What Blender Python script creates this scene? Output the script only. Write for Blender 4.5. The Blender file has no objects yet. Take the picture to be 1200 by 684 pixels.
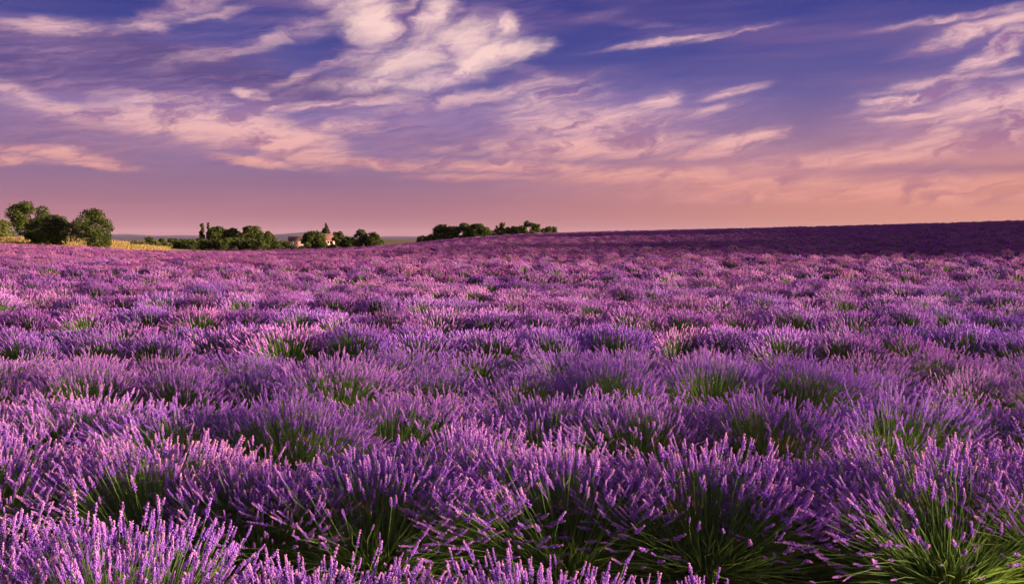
import bpy, math, random
import numpy as np
from mathutils import Vector, Matrix, Quaternion

R = math.radians
scene = bpy.context.scene
C = scene.collection
rng = np.random.default_rng(7)
random.seed(7)

# ------------------------------------------------------------------ camera
EYE, F, HY = 1.95, 1000.0, 278.0          # eye height (m), focal length in photo pixels, horizon row
cam_d = bpy.data.cameras.new('camera')
cam_d.sensor_width = 36.0
cam_d.lens = 30.0
cam_d.clip_start = 0.05
cam_d.clip_end = 40000
cam = bpy.data.objects.new('camera', cam_d)
C.objects.link(cam)
cam.location = (0, 0, EYE)
cam.rotation_euler = (R(90) - math.atan((342 - HY) / F), 0, 0)
scene.camera = cam

# ------------------------------------------------------------------ light
SUN_EL, SUN_AZ = 8.4, 97.0                # degrees; azimuth clockwise from the view axis (+y)
sun_d = bpy.data.lights.new('sun', 'SUN')
sun_d.energy = 5.0
sun_d.angle = R(4.5)               # the low sun stands in haze
sun_d.color = (1.0, 0.60, 0.42)
sun = bpy.data.objects.new('sun', sun_d)
C.objects.link(sun)
to_sun = Vector((math.sin(R(SUN_AZ)) * math.cos(R(SUN_EL)), math.cos(R(SUN_AZ)) * math.cos(R(SUN_EL)), math.sin(R(SUN_EL))))
sun.rotation_euler = (-to_sun).to_track_quat('-Z', 'Y').to_euler()

scene.view_settings.view_transform = 'Standard'
scene.view_settings.look = 'None'
scene.view_settings.gamma = 1.0
EXPOSURE = 1.85
scene.view_settings.exposure = EXPOSURE
scene.cycles.use_denoising = True
scene.cycles.use_adaptive_sampling = True
scene.cycles.adaptive_threshold = 0.03
scene.cycles.max_bounces = 5
scene.cycles.diffuse_bounces = 3
scene.cycles.transmission_bounces = 2
scene.cycles.transparent_max_bounces = 4


def lin(r, g, b):
    f = lambda c: (c / 255 / 12.92) if c <= 10.3 else ((c / 255 + 0.055) / 1.055) ** 2.4
    return (f(r), f(g), f(b), 1.0)


# ------------------------------------------------------------------ sky
world = bpy.data.worlds.new('World')
scene.world = world
world.use_nodes = True
world.cycles.sampling_method = 'NONE'


class NT:
    """small helper to write node trees as expressions"""
    def __init__(self, tree):
        self.t = tree

    def n(self, typ, **kw):
        nd = self.t.nodes.new(typ)
        for k, v in kw.items():
            setattr(nd, k, v)
        return nd

    def put(self, sock, v):
        if isinstance(v, bpy.types.NodeSocket):
            self.t.links.new(v, sock)
        elif v is not None:
            sock.default_value = v

    def m(self, op, a, b=None, c=None, clamp=False):
        nd = self.n('ShaderNodeMath', operation=op, use_clamp=clamp)
        for i, v in enumerate((a, b, c)):
            self.put(nd.inputs[i], v)
        return nd.outputs[0]

    def xyz(self, x, y, z=0.0):
        nd = self.n('ShaderNodeCombineXYZ')
        for i, v in enumerate((x, y, z)):
            self.put(nd.inputs[i], v)
        return nd.outputs[0]

    def vm(self, op, a, b=None):
        nd = self.n('ShaderNodeVectorMath', operation=op)
        self.put(nd.inputs[0], a)
        if b is not None:
            self.put(nd.inputs[1], b)
        return nd.outputs['Value'] if op in ('LENGTH', 'DOT_PRODUCT') else nd.outputs[0]

    def mapping(self, v, loc=(0, 0, 0), rot=0.0, scale=(1, 1, 1), typ='TEXTURE'):
        nd = self.n('ShaderNodeMapping', vector_type=typ)
        self.put(nd.inputs[0], v)
        nd.inputs[1].default_value = loc
        nd.inputs[2].default_value = (0, 0, rot)
        nd.inputs[3].default_value = scale
        return nd.outputs[0]

    def noise(self, v, scale, detail=5.0, rough=0.55, dist=0.0, out=0):
        nd = self.n('ShaderNodeTexNoise')
        self.put(nd.inputs['Vector'], v)
        nd.inputs['Scale'].default_value = scale
        nd.inputs['Detail'].default_value = detail
        nd.inputs['Roughness'].default_value = rough
        nd.inputs['Distortion'].default_value = dist
        return nd.outputs[out]

    def smooth(self, v, a, b, lo=0.0, hi=1.0):
        nd = self.n('ShaderNodeMapRange', interpolation_type='SMOOTHSTEP')
        self.put(nd.inputs[0], v)
        for i, x in enumerate((a, b, lo, hi)):
            self.put(nd.inputs[1 + i], x)
        return nd.outputs[0]

    def ramp(self, v, stops, interp='LINEAR'):
        nd = self.n('ShaderNodeValToRGB')
        self.put(nd.inputs[0], v)
        cr = nd.color_ramp
        cr.interpolation = interp
        while len(cr.elements) < len(stops):
            cr.elements.new(0.5)
        for e, (p, c) in zip(cr.elements, stops):
            e.position = p
            e.color = c
        return nd.outputs[0]

    def mix(self, fac, a, b, mode='MIX'):
        nd = self.n('ShaderNodeMix', data_type='RGBA', blend_type=mode)
        nd.clamp_factor = True
        self.put(nd.inputs[0], fac)
        self.put(nd.inputs[6], a)
        self.put(nd.inputs[7], b)
        return nd.outputs[2]


def build_sky():
    nt = world.node_tree
    nt.nodes.clear()
    g = NT(nt)
    tc = g.n('ShaderNodeTexCoord')
    sep = g.n('ShaderNodeSeparateXYZ')
    g.put(sep.inputs[0], tc.outputs['Generated'])
    X, Y, Z = sep.outputs
    DEG = 180 / math.pi
    az = g.m('MULTIPLY', g.m('ARCTAN2', X, Y), DEG)
    el = g.m('MULTIPLY', g.m('ARCSINE', Z), DEG)
    P = g.xyz(az, el, 0.0)                                  # degrees of azimuth and height in the sky

    # physical sky for the tint of the air, then the violet twilight over it
    sky = g.n('ShaderNodeTexSky', sky_type='NISHITA')
    sky.sun_disc = False
    sky.sun_elevation = R(SUN_EL)
    sky.sun_rotation = R(SUN_AZ)
    sky.dust_density = 2.0
    sky.ozone_density = 4.0
    nish = g.vm('MULTIPLY', sky.outputs[0], (0.07, 0.07, 0.07))
    e01 = g.m('DIVIDE', el, 90.0, clamp=True)
    grad = g.ramp(e01, [(0.0, lin(190, 132, 148)), (1.6 / 90, lin(178, 118, 138)), (3.6 / 90, lin(152, 110, 146)),
                        (6.0 / 90, lin(124, 106, 162)), (9.0 / 90, lin(94, 90, 162)), (12.5 / 90, lin(54, 62, 146)),
                        (16.0 / 90, lin(36, 47, 134)), (30.0 / 90, lin(38, 48, 128)), (1.0, lin(32, 42, 112))])
    warm = g.ramp(e01, [(0.0, lin(216, 152, 142)), (1.6 / 90, lin(228, 150, 122)), (3.6 / 90, lin(220, 146, 128)),
                        (6.0 / 90, lin(168, 122, 148)), (9.0 / 90, lin(108, 92, 156)), (12.5 / 90, lin(62, 66, 150)),
                        (16.0 / 90, lin(46, 54, 142)), (30.0 / 90, lin(40, 48, 130)), (1.0, lin(32, 42, 112))])
    sunward = g.smooth(az, -12.0, 38.0)
    back = g.smooth(az, 100.0, 180.0, 1.0, 0.0)
    base = g.mix(g.m('MULTIPLY', sunward, back), grad, warm)
    base = g.mix(0.12, base, nish)
    soft = g.noise(g.mapping(P, scale=(26, 2.2, 1)), 1.0, 4, 0.55)
    base = g.mix(g.smooth(soft, 0.42, 0.75, 0.0, 0.22), base, lin(196, 140, 160))

    def ang(px, py):
        u, w = (px - 600) / F, (HY - py) / F
        return math.degrees(math.atan(u)), math.degrees(math.atan(w / math.sqrt(1 + u * u)))

    K = math.degrees(1 / F)
    # warp the angles so the cloud borders fray and curl
    wv = g.noise(g.mapping(P, scale=(3.2, 1.6, 1)), 1.0, 4, 0.55, 0.0, 1)
    wv2 = g.noise(g.mapping(P, scale=(0.9, 0.5, 1)), 1.0, 4, 0.6, 0.0, 1)
    warp = g.vm('ADD', g.vm('MULTIPLY', g.vm('SUBTRACT', wv, (0.5, 0.5, 0.5)), (4.0, 1.6, 0)),
                g.vm('MULTIPLY', g.vm('SUBTRACT', wv2, (0.5, 0.5, 0.5)), (0.9, 0.45, 0)))
    Pw = g.vm('ADD', P, g.vm('MULTIPLY', warp, (0.8, 0.55, 0)))

    last = [None]

    def blobs(lst, src):
        acc = last[0]
        n0 = acc
        for cx, cy, rx, ry, rot, amp in lst:
            a, e = ang(cx, cy)
            q = g.mapping(src, (a, e, 0), R(rot), (rx * K, ry * K, 1e9))
            if acc is not None:                              # chained, so the node stack stays small
                g.put(q.node.inputs[1], g.xyz(a, e, acc))
            v = g.m('MULTIPLY', g.smooth(g.vm('LENGTH', q), 0.0, 1.55, 1.0, 0.0), amp)
            acc = v if acc is n0 else g.m('MAXIMUM', acc, v)
        last[0] = acc
        return acc

    def streaks(rot, sx, sy, detail=8, rough=0.6, dist=0.3, curl=1.0):
        q = g.vm('ADD', P, g.vm('MULTIPLY', warp, (curl, curl, 0)))
        return g.noise(g.mapping(q, rot=R(rot), scale=(sx, sy, 1)), 1.0, detail, rough, dist)

    fine = g.noise(g.mapping(g.vm('ADD', P, g.vm('MULTIPLY', warp, (0.5, 0.5, 0))), rot=R(10), scale=(2.4, 0.32, 1)), 1.0, 6, 0.65, 0.4)

    def fib(n, k):
        return g.m('ADD', n, g.m('MULTIPLY', g.m('SUBTRACT', fine, 0.5), k))

    n_fluff = fib(streaks(38, 5.2, 1.25, 8, 0.58, 0.4, 0.7), 0.35)
    n_band = fib(streaks(2, 9.0, 0.85, 9, 0.68, 0.15, 0.35), 0.7)
    n_wisp = fib(streaks(9, 10.0, 0.7, 8, 0.68, 0.1, 0.25), 0.8)
    n_wisp2 = fib(streaks(16, 7.0, 0.8, 8, 0.66, 0.2, 0.5), 0.5)

    def dens(mask, n, lo, hi, k=1.5, o=0.28):
        v = g.m('MULTIPLY', mask, g.m('MULTIPLY_ADD', n, k, o - 0.0))
        return g.smooth(v, lo, hi)

    # dusky violet banks
    dusk = blobs([(80, 76, 200, 34, 2, 1.35), (230, 96, 190, 24, -4, 1.15), (360, 108, 150, 20, 2, 0.95), (1090, 200, 140, 9, 0, 0.7), (900, 190, 70, 8, 0, 0.6),
                  (150, 150, 240, 30, 0, 0.55), (60, 170, 140, 26, 0, 0.5), (1175, 155, 60, 9, 0, 0.75),
                  (520, 165, 160, 22, 0, 0.45), (1040, 205, 160, 16, 0, 0.55), (470, 60, 120, 60, 20, 0.5)], Pw)
    # pink sheets drawn out along the wind
    band = blobs([(70, 36, 64, 12, 6, 0.85), (188, 37, 24, 7, 0, 0.85), (30, 112, 70, 13, -14, 0.8), (90, 132, 120, 16, -6, 0.8),
                  (210, 122, 110, 12, 0, 0.85), (296, 113, 26, 8, 0, 1.0), (240, 148, 160, 27, -4, 1.1), (330, 164, 100, 28, -14, 1.25),
                  (300, 189, 60, 8, -6, 1.1), (60, 180, 90, 11, -2, 0.95), (120, 194, 60, 6, -4, 0.85), (430, 192, 130, 9, -3, 1.0),
                  (400, 150, 110, 12, 4, 0.75), (330, 128, 150, 10, 4, 0.7), (15, 186, 60, 9, 0, 0.9)], Pw)
    band2 = blobs([(640, 122, 90, 22, 10, 0.85), (690, 145, 140, 24, 2, 1.0), (770, 122, 36, 11, 12, 1.0), (862, 110, 46, 7, 12, 0.95),
                   (700, 172, 170, 20, 2, 1.05), (865, 166, 66, 12, 10, 1.25), (830, 180, 70, 9, 6, 1.0), (610, 172, 130, 12, 4, 0.8),
                   (600, 196, 180, 11, -2, 0.95), (760, 206, 180, 14, 0, 0.95), (900, 215, 200, 14, 0, 0.85), (1060, 222, 220, 18, 2, 0.9),
                   (560, 208, 120, 8, 0, 0.7), (980, 190, 160, 12, 3, 0.7), (830, 132, 60, 6, 14, 0.8), (1010, 186, 200, 14, 3, 0.9), (1120, 168, 140, 16, 4, 0.95), (930, 228, 260, 14, 0, 0.8), (1150, 232, 160, 14, 0, 0.85)], g.vm('ADD', P, g.vm('MULTIPLY', warp, (0.6, 0.25, 0))))
    # the bright tufted cloud
    fluff = blobs([(400, 16, 50, 20, -25, 0.8), (440, 30, 42, 32, 20, 1.25), (425, 8, 46, 18, 0, 1.0), (508, 30, 50, 24, 58, 1.0),
                   (490, 70, 90, 24, 26, 1.0), (588, 34, 24, 20, 10, 1.1), (606, 62, 44, 15, 10, 1.4), (566, 72, 62, 22, 22, 1.3),
                   (530, 92, 70, 16, 14, 1.1), (440, 66, 80, 18, 30, 0.6), (440, 103, 90, 12, 4, 0.85), (520, 6, 46, 12, -20, 0.7), (545, 52, 50, 26, 40, 1.05)], Pw)
    wisp = blobs([(790, 51, 120, 5, 6, 0.85), (850, 45, 74, 4, 7, 0.75), (705, 24, 40, 7, 10, 0.5), (760, 34, 50, 6, -4, 0.5),
                  (1075, 115, 76, 7, 12, 1.1), (1120, 95, 110, 8, 6, 0.9), (1035, 119, 30, 6, 6, 1.1), (1180, 26, 60, 10, 4, 1.0),
                  (1135, 38, 60, 12, 10, 1.2), (1090, 58, 50, 7, 14, 0.9), (1160, 62, 54, 14, 26, 1.25), (1130, 22, 120, 6, 4, 0.8),
                  (1160, 122, 80, 22, 8, 1.1), (1070, 137, 60, 6, 3, 1.0), (1110, 142, 80, 9, 4, 0.9), (1190, 135, 50, 18, 8, 1.2), (1095, 154, 24, 6, 4, 1.0)], Pw)
    wisp2 = blobs([(230, 12, 110, 14, 24, 0.85), (300, 58, 150, 12, 16, 0.75), (250, 24, 70, 8, 18, 0.7), (350, 40, 90, 12, 20, 0.7),
                   (640, 95, 70, 12, -20, 0.6), (570, 114, 170, 10, 10, 0.95), (430, 122, 150, 9, 6, 0.85), (380, 84, 110, 8, 22, 0.75), (470, 30, 90, 9, 50, 0.8)], Pw)

    # thin veil of ice cloud that ties the streaks together
    veil = blobs([(200, 140, 330, 60, -2, 0.9), (60, 60, 160, 40, 0, 0.6), (480, 150, 300, 60, 2, 0.8), (700, 150, 260, 60, 4, 0.95), (520, 60, 170, 60, 20, 0.8),
                  (900, 200, 380, 45, 2, 0.9), (1130, 150, 190, 70, 4, 1.0), (1150, 50, 130, 45, 6, 0.6), (300, 30, 260, 40, 14, 0.5), (780, 50, 160, 22, 6, 0.5)], P)
    shade = streaks(14, 4.0, 1.3, 7, 0.6, 0.3, 1.1)
    lit_hi, lit_lo = lin(242, 194, 196), lin(234, 160, 144)
    low = g.smooth(el, 2.0, 9.5)
    lit = g.mix(low, lit_lo, lit_hi)
    dim = g.mix(low, lin(186, 122, 134), lin(150, 112, 158))
    ccol = g.mix(g.smooth(shade, 0.34, 0.56), dim, lit)
    dcol = g.mix(low, lin(150, 108, 138), lin(90, 74, 132))
    dcol = g.mix(g.smooth(n_band, 0.45, 0.75, 0.0, 0.35), dcol, lin(196, 140, 160))

    out = g.mix(g.m('MULTIPLY', dens(dusk, n_band, 0.12, 0.75), 0.9), base, dcol)
    out = g.mix(g.m('MULTIPLY', dens(veil, g.m('MULTIPLY_ADD', fine, 0.5, g.m('MULTIPLY', n_wisp, 0.5)), 0.25, 1.15), 0.6), out, g.mix(low, lin(214, 146, 146), lin(172, 136, 182)))
    haze_all = g.m('MAXIMUM', g.m('MAXIMUM', band, band2), g.m('MAXIMUM', wisp2, wisp))
    out = g.mix(g.m('MULTIPLY', dens(haze_all, n_band, 0.10, 1.1), 0.45), out, g.mix(0.5, ccol, dim))
    out = g.mix(g.m('MULTIPLY', dens(wisp2, n_wisp2, 0.30, 1.25), 0.75), out, ccol)
    out = g.mix(g.m('MULTIPLY', dens(band, n_band, 0.32, 1.2), 0.9), out, ccol)
    out = g.mix(g.m('MULTIPLY', dens(band2, n_wisp, 0.28, 1.3), 0.9), out, ccol)
    out = g.mix(g.m('MULTIPLY', dens(wisp, n_wisp, 0.32, 1.25), 0.9), out, ccol)
    fcol = g.mix(g.smooth(g.m('MULTIPLY_ADD', fluff, 0.22, g.m('SUBTRACT', shade, 0.16)), 0.28, 0.60), lin(176, 136, 178), lin(252, 212, 206))
    out = g.mix(g.m('MULTIPLY', dens(fluff, n_fluff, 0.10, 1.3), 0.97), out, fcol)
    # high cirrus goes on outside the frame, thickened there for pinker ambient light
    cir = g.noise(g.mapping(P, rot=R(8), scale=(18, 2.6, 1)), 1.0, 7, 0.6, 0.6)
    out = g.mix(g.m('MULTIPLY', g.smooth(cir, 0.36, 0.64), g.smooth(el, 14.0, 28.0, 0.03, 0.9)), out, lin(216, 170, 190))

    bg = g.n('ShaderNodeBackground')
    g.put(bg.inputs[0], out)
    bg.inputs[1].default_value = 2 ** -EXPOSURE       # the colours above are as they show at this exposure
    wo = g.n('ShaderNodeOutputWorld')
    g.put(wo.inputs[0], bg.outputs[0])


build_sky()

# ------------------------------------------------------------------ helpers
def tag(o, label=None, cat=None, group=None, kind=None):
    for k, v in (('label', label), ('category', cat), ('group', group), ('kind', kind)):
        if v:
            o[k] = v
    return o


def link(name, data, parent=None):
    o = bpy.data.objects.new(name, data)
    C.objects.link(o)
    if parent is not None:
        o.parent = parent
    return o


def mesh_np(name, V, T, mats, midx=None, smooth=False, attr=None):
    """mesh from numpy vertices and triangles (or quads)"""
    V = np.asarray(V, np.float32)
    T = np.asarray(T, np.int32)
    k = T.shape[1]
    me = bpy.data.meshes.new(name)
    me.vertices.add(len(V))
    me.vertices.foreach_set('co', V.ravel())
    me.loops.add(T.size)
    me.loops.foreach_set('vertex_index', T.ravel())
    me.polygons.add(len(T))
    me.polygons.foreach_set('loop_start', np.arange(0, T.size, k, dtype=np.int32))
    if smooth:
        me.polygons.foreach_set('use_smooth', np.ones(len(T), bool))
    for m in (mats if isinstance(mats, (list, tuple)) else [mats]):
        me.materials.append(m)
    if midx is not None:
        me.polygons.foreach_set('material_index', np.asarray(midx, np.int32))
    for nm, arr in (attr or {}).items():
        a = me.attributes.new(nm, 'FLOAT', 'POINT')
        a.data.foreach_set('value', np.asarray(arr, np.float32))
    me.update()
    me.validate()
    return me


def join(parts):
    Vs, Ts, o = [], [], 0
    for V, T in parts:
        Vs.append(V)
        Ts.append(np.asarray(T) + o)
        o += len(V)
    return np.concatenate(Vs), np.concatenate(Ts)


def mat(name):
    m = bpy.data.materials.new(name)
    m.use_nodes = True
    m.node_tree.nodes.clear()
    return m, NT(m.node_tree)


def leafy(name, c1, c2, trans=0.35, tcol=None, rough=0.6, obj_var=0.25, gloss=0.03, tip=None):
    """soft plant surface: diffuse and light coming through, every blade its own tone"""
    m, g = mat(name)
    geo = g.n('ShaderNodeNewGeometry')
    oi = g.n('ShaderNodeObjectInfo')
    f = g.m('ADD', g.m('MULTIPLY', geo.outputs['Random Per Island'], 1 - obj_var), g.m('MULTIPLY', oi.outputs['Random'], obj_var))
    col = g.mix(f, c1 + (1,), c2 + (1,))
    if tip:                                     # bud ends pinker: dried tips, plus the peach of grazing sun painted in
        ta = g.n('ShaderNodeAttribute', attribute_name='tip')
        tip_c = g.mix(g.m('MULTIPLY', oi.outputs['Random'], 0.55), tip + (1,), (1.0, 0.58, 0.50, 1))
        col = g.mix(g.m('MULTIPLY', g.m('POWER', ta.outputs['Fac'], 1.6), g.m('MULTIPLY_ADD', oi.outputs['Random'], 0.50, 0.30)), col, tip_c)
    d = g.n('ShaderNodeBsdfPrincipled')
    g.put(d.inputs['Base Color'], col)
    d.inputs['Roughness'].default_value = rough
    d.inputs['Specular IOR Level'].default_value = gloss * 10
    t = g.n('ShaderNodeBsdfTranslucent')
    g.put(t.inputs[0], g.mix(0.5, col, (tcol or c2) + (1,)))
    mx = g.n('ShaderNodeMixShader')
    mx.inputs[0].default_value = trans
    g.put(mx.inputs[1], d.outputs[0])
    g.put(mx.inputs[2], t.outputs[0])
    o = g.n('ShaderNodeOutputMaterial')
    g.put(o.inputs[0], mx.outputs[0])
    return m


def plain(name, c1, c2, scale=4.0, rough=0.85, bump=0.0):
    m, g = mat(name)
    tc = g.n('ShaderNodeTexCoord')
    n = g.noise(tc.outputs['Object'], scale, 6, 0.6)
    d = g.n('ShaderNodeBsdfPrincipled')
    g.put(d.inputs['Base Color'], g.mix(g.smooth(n, 0.3, 0.7), c1 + (1,), c2 + (1,)))
    d.inputs['Roughness'].default_value = rough
    d.inputs['Specular IOR Level'].default_value = 0.2
    if bump:
        b = g.n('ShaderNodeBump')
        b.inputs['Strength'].default_value = bump
        g.put(b.inputs['Height'], n)
        g.put(d.inputs['Normal'], b.outputs[0])
    o = g.n('ShaderNodeOutputMaterial')
    g.put(o.inputs[0], d.outputs[0])
    return m


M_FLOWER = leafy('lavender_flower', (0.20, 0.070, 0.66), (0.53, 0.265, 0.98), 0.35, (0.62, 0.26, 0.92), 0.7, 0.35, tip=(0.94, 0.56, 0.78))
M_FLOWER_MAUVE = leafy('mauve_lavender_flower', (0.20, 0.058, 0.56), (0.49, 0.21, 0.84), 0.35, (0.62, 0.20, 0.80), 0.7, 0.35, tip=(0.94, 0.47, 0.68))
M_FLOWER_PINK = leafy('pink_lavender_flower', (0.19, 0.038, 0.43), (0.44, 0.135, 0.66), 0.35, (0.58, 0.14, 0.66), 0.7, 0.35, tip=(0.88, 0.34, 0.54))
M_STEM = leafy('lavender_stem', (0.085, 0.22, 0.055), (0.22, 0.40, 0.10), 0.40, (0.26, 0.46, 0.06), 0.55, 0.2)
M_LEAF = leafy('lavender_leaf', (0.06, 0.10, 0.035), (0.13, 0.18, 0.065), 0.25, (0.12, 0.18, 0.03), 0.65, 0.2)
M_TREE = leafy('tree_leaf', (0.012, 0.028, 0.005), (0.065, 0.110, 0.015), 0.35, (0.14, 0.22, 0.015), 0.55, 0.1)
M_TREE2 = leafy('pale_tree_leaf', (0.050, 0.085, 0.018), (0.120, 0.165, 0.030), 0.30, (0.18, 0.19, 0.02), 0.55, 0.1)
M_CONIFER = leafy('conifer_leaf', (0.018, 0.030, 0.012), (0.040, 0.055, 0.018), 0.15, (0.05, 0.07, 0.01), 0.6, 0.1)
M_BARK = plain('bark', (0.06, 0.045, 0.032), (0.13, 0.10, 0.07), 3.0, 0.9, 0.4)
M_STRAW = leafy('dry_grass_blade', (0.14, 0.15, 0.05), (0.50, 0.41, 0.17), 0.35, (0.7, 0.45, 0.1), 0.6, 0.0)

# ------------------------------------------------------------------ terrain
_px = np.arange(-1500, 2701, 10.0)
_hc = np.interp(_px, [-1500, -400, 0, 100, 190, 300, 400, 450, 520, 600, 700, 900, 1200, 1500, 2700],
                [0.6, 0.8, 0.50, -0.05, -0.75, -0.85, -0.55, -0.15, 0.75, 1.75, 2.35, 3.05, 4.1, 5.0, 5.0])
_rc = np.interp(_px, [-1500, 0, 190, 300, 450, 600, 700, 2700], [120, 125, 134, 140, 150, 170, 180, 180])
_k = np.exp(-np.linspace(-2, 2, 9) ** 2)
_k /= _k.sum()
_hc = np.convolve(np.pad(_hc, 4, 'edge'), _k, 'valid')
_rc = np.convolve(np.pad(_rc, 4, 'edge'), _k, 'valid')


def S(t):
    t = np.clip(t, 0, 1)
    return t * t * (3 - 2 * t)


def polar(x, y):
    r = np.hypot(x, y)
    az = np.arctan2(x, y)
    px = 600 + F * np.tan(np.clip(az, -1.1, 1.1))
    return r, az, np.interp(px, _px, _hc), np.interp(px, _px, _rc)


def ground_z(x, y):
    x = np.asarray(x, float)
    y = np.asarray(y, float)
    r, az, hc, rc = polar(x, y)
    fade = 1 - S((np.abs(az) - 0.75) / 0.35)
    hc = hc * fade
    z = hc * S((r - 25) / (rc - 25))
    far = -3.2 - 0.0022 * np.clip(r - 400, 0, 20000)
    z = np.where(r > rc, hc + (far - hc) * S((r - rc) / 170), z)
    # bank of dry grass beyond the field, with the trees on it
    z = z + 2.5 * np.exp(-((x + 91) / 23) ** 2 - ((y - 168) / 22) ** 2) * S((r - rc) / 25)
    # unseen ridge added out of frame on the right to shade the far slope
    H = (9.6 + 0.135 * y) * S((y - 14) / 32) * (1 - S((y - 185) / 70))
    H = H * (1 + 0.10 * np.sin(y * 0.13) + 0.06 * np.sin(y * 0.31 + 1))
    z = z + H * np.exp(-((x - (0.8 * y + 66)) / 30) ** 2)
    # slow unevenness of the field
    z = z + 0.05 * np.sin(x * 0.31 + 1.3) * np.sin(y * 0.23 + 0.4) * S(r / 12)
    return z


def in_field(x, y):
    r, az, hc, rc = polar(x, y)
    return r < rc + 2.5 * np.sin(x * 0.11)


def gz(x, y):
    return float(ground_z(x, y))


def at(px, D):
    """ground position under photo column px at distance y = D"""
    x = (px - 600) / F * D
    return x, D, gz(x, D)


# ground: one sheet out to the horizon
radii = np.concatenate([[0.6], np.linspace(1.5, 30, 30), np.linspace(32, 320, 120), np.geomspace(330, 14000, 50)])
na = 420
aa = np.linspace(0, 2 * math.pi, na, endpoint=False)
RR, AA = np.meshgrid(radii, aa, indexing='ij')
gx, gy = RR * np.sin(AA), RR * np.cos(AA)
gzv = ground_z(gx, gy)
V = np.stack([gx, gy, gzv], -1).reshape(-1, 3)
ii, jj = np.meshgrid(np.arange(len(radii) - 1), np.arange(na), indexing='ij')
q = np.stack([ii * na + jj, ii * na + (jj + 1) % na, (ii + 1) * na + (jj + 1) % na, (ii + 1) * na + jj], -1).reshape(-1, 4)[:, ::-1]
r_, a_, h_, c_ = polar(V[:, 0], V[:, 1])
soil = 1 - S((r_ - c_ - 1.0) / 3.0)

M_GROUND, g = mat('ground')
tc = g.n('ShaderNodeTexCoord')
at_s = g.n('ShaderNodeAttribute', attribute_name='soil')
n1 = g.noise(tc.outputs['Object'], 0.9, 8, 0.65)
n2 = g.noise(tc.outputs['Object'], 14.0, 6, 0.6)
n3 = g.noise(tc.outputs['Object'], 0.012, 6, 0.6)
csoil = g.mix(g.smooth(n2, 0.3, 0.7), (0.15, 0.10, 0.065, 1), (0.34, 0.25, 0.17, 1))
csoil = g.mix(g.smooth(n1, 0.4, 0.7, 0, 0.5), csoil, (0.10, 0.075, 0.05, 1))
cdry = g.mix(g.smooth(n1, 0.3, 0.7), (0.20, 0.18, 0.07, 1), (0.46, 0.38, 0.17, 1))
cfar = g.mix(g.smooth(n3, 0.40, 0.60), (0.055, 0.075, 0.03, 1), (0.20, 0.17, 0.07, 1))
at_d = g.n('ShaderNodeAttribute', attribute_name='far')
cg = g.mix(at_d.outputs['Fac'], cdry, cfar)
cg = g.mix(at_s.outputs['Fac'], cg, csoil)
d = g.n('ShaderNodeBsdfPrincipled')
g.put(d.inputs['Base Color'], cg)
d.inputs['Roughness'].default_value = 0.95
d.inputs['Specular IOR Level'].default_value = 0.1
b = g.n('ShaderNodeBump')
b.inputs['Strength'].default_value = 0.6
b.inputs['Distance'].default_value = 0.03
g.put(b.inputs['Height'], n2)
g.put(d.inputs['Normal'], b.outputs[0])
o = g.n('ShaderNodeOutputMaterial')
g.put(o.inputs[0], d.outputs[0])
ground = link('ground', mesh_np('ground', V, q, M_GROUND, smooth=True,
                                attr={'soil': soil, 'far': S((r_ - 185) / 60)}))
tag(ground, kind='structure')

# pale farm track along the far left edge of the field
xs = np.linspace(-175, -62, 60)
tv = []
for x in xs:
    pxv = None
    az0 = math.atan2(x, 118)
    d0 = float(np.interp(600 + F * math.tan(az0), _px, _rc)) + 4.5
    for w in (0.0, 1.3, 2.6):
        rr = d0 + w
        X, Y = rr * math.sin(az0), rr * math.cos(az0)
        tv.append((X, Y, gz(X, Y) + 0.05 + (0.03 if w == 1.3 else 0)))
tq = []
for i in range(len(xs) - 1):
    for j in range(2):
        a0 = i * 3 + j
        tq.append((a0, a0 + 3, a0 + 4, a0 + 1))
M_TRACK = plain('track_earth', (0.46, 0.36, 0.26), (0.62, 0.50, 0.38), 0.6, 0.95)
tag(link('dirt_track', mesh_np('dirt_track', tv, np.array(tq)[:, ::-1], M_TRACK, smooth=True)), kind='structure')

# far hills
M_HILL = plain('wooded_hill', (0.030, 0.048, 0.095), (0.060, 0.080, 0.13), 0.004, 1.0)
def hills(name, D, depth, x0, x1, peaks, base, seed):
    r = np.random.default_rng(seed)
    nx, ny = 160, 14
    X, T_ = np.meshgrid(np.linspace(x0, x1, nx), np.linspace(0, 1, ny), indexing='ij')
    h = np.zeros_like(X)
    for px, py, w in peaks:
        h = np.maximum(h, ((HY - py) / F * D + EYE - base) * np.exp(-((X - (px - 600) / F * D) / (w / F * D)) ** 2))
    for k in range(7):
        h = h * (1 + 0.05 * np.sin(X / D * F * (0.06 + 0.05 * k) + r.uniform(0, 6)))
    Z = base - 20 + (h + 20) * S(T_ * 1.0)
    Y = D - depth * (1 - T_)
    V = np.stack([X, Y, Z], -1).reshape(-1, 3)
    i, j = np.meshgrid(np.arange(nx - 1), np.arange(ny - 1), indexing='ij')
    Q = np.stack([i * ny + j, (i + 1) * ny + j, (i + 1) * ny + j + 1, i * ny + j + 1], -1).reshape(-1, 4)
    tag(link(name, mesh_np(name, V, Q, M_HILL, smooth=True)), kind='structure')
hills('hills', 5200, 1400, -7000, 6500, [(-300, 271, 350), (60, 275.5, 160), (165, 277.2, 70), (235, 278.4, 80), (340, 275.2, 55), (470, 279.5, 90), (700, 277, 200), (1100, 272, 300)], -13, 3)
hills('far_hills', 9000, 1800, -12000, 11000, [(-200, 268, 400), (100, 276.5, 200), (360, 272.5, 60), (500, 276.5, 90), (800, 274, 300), (1400, 268, 400)], -20, 5)

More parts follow.
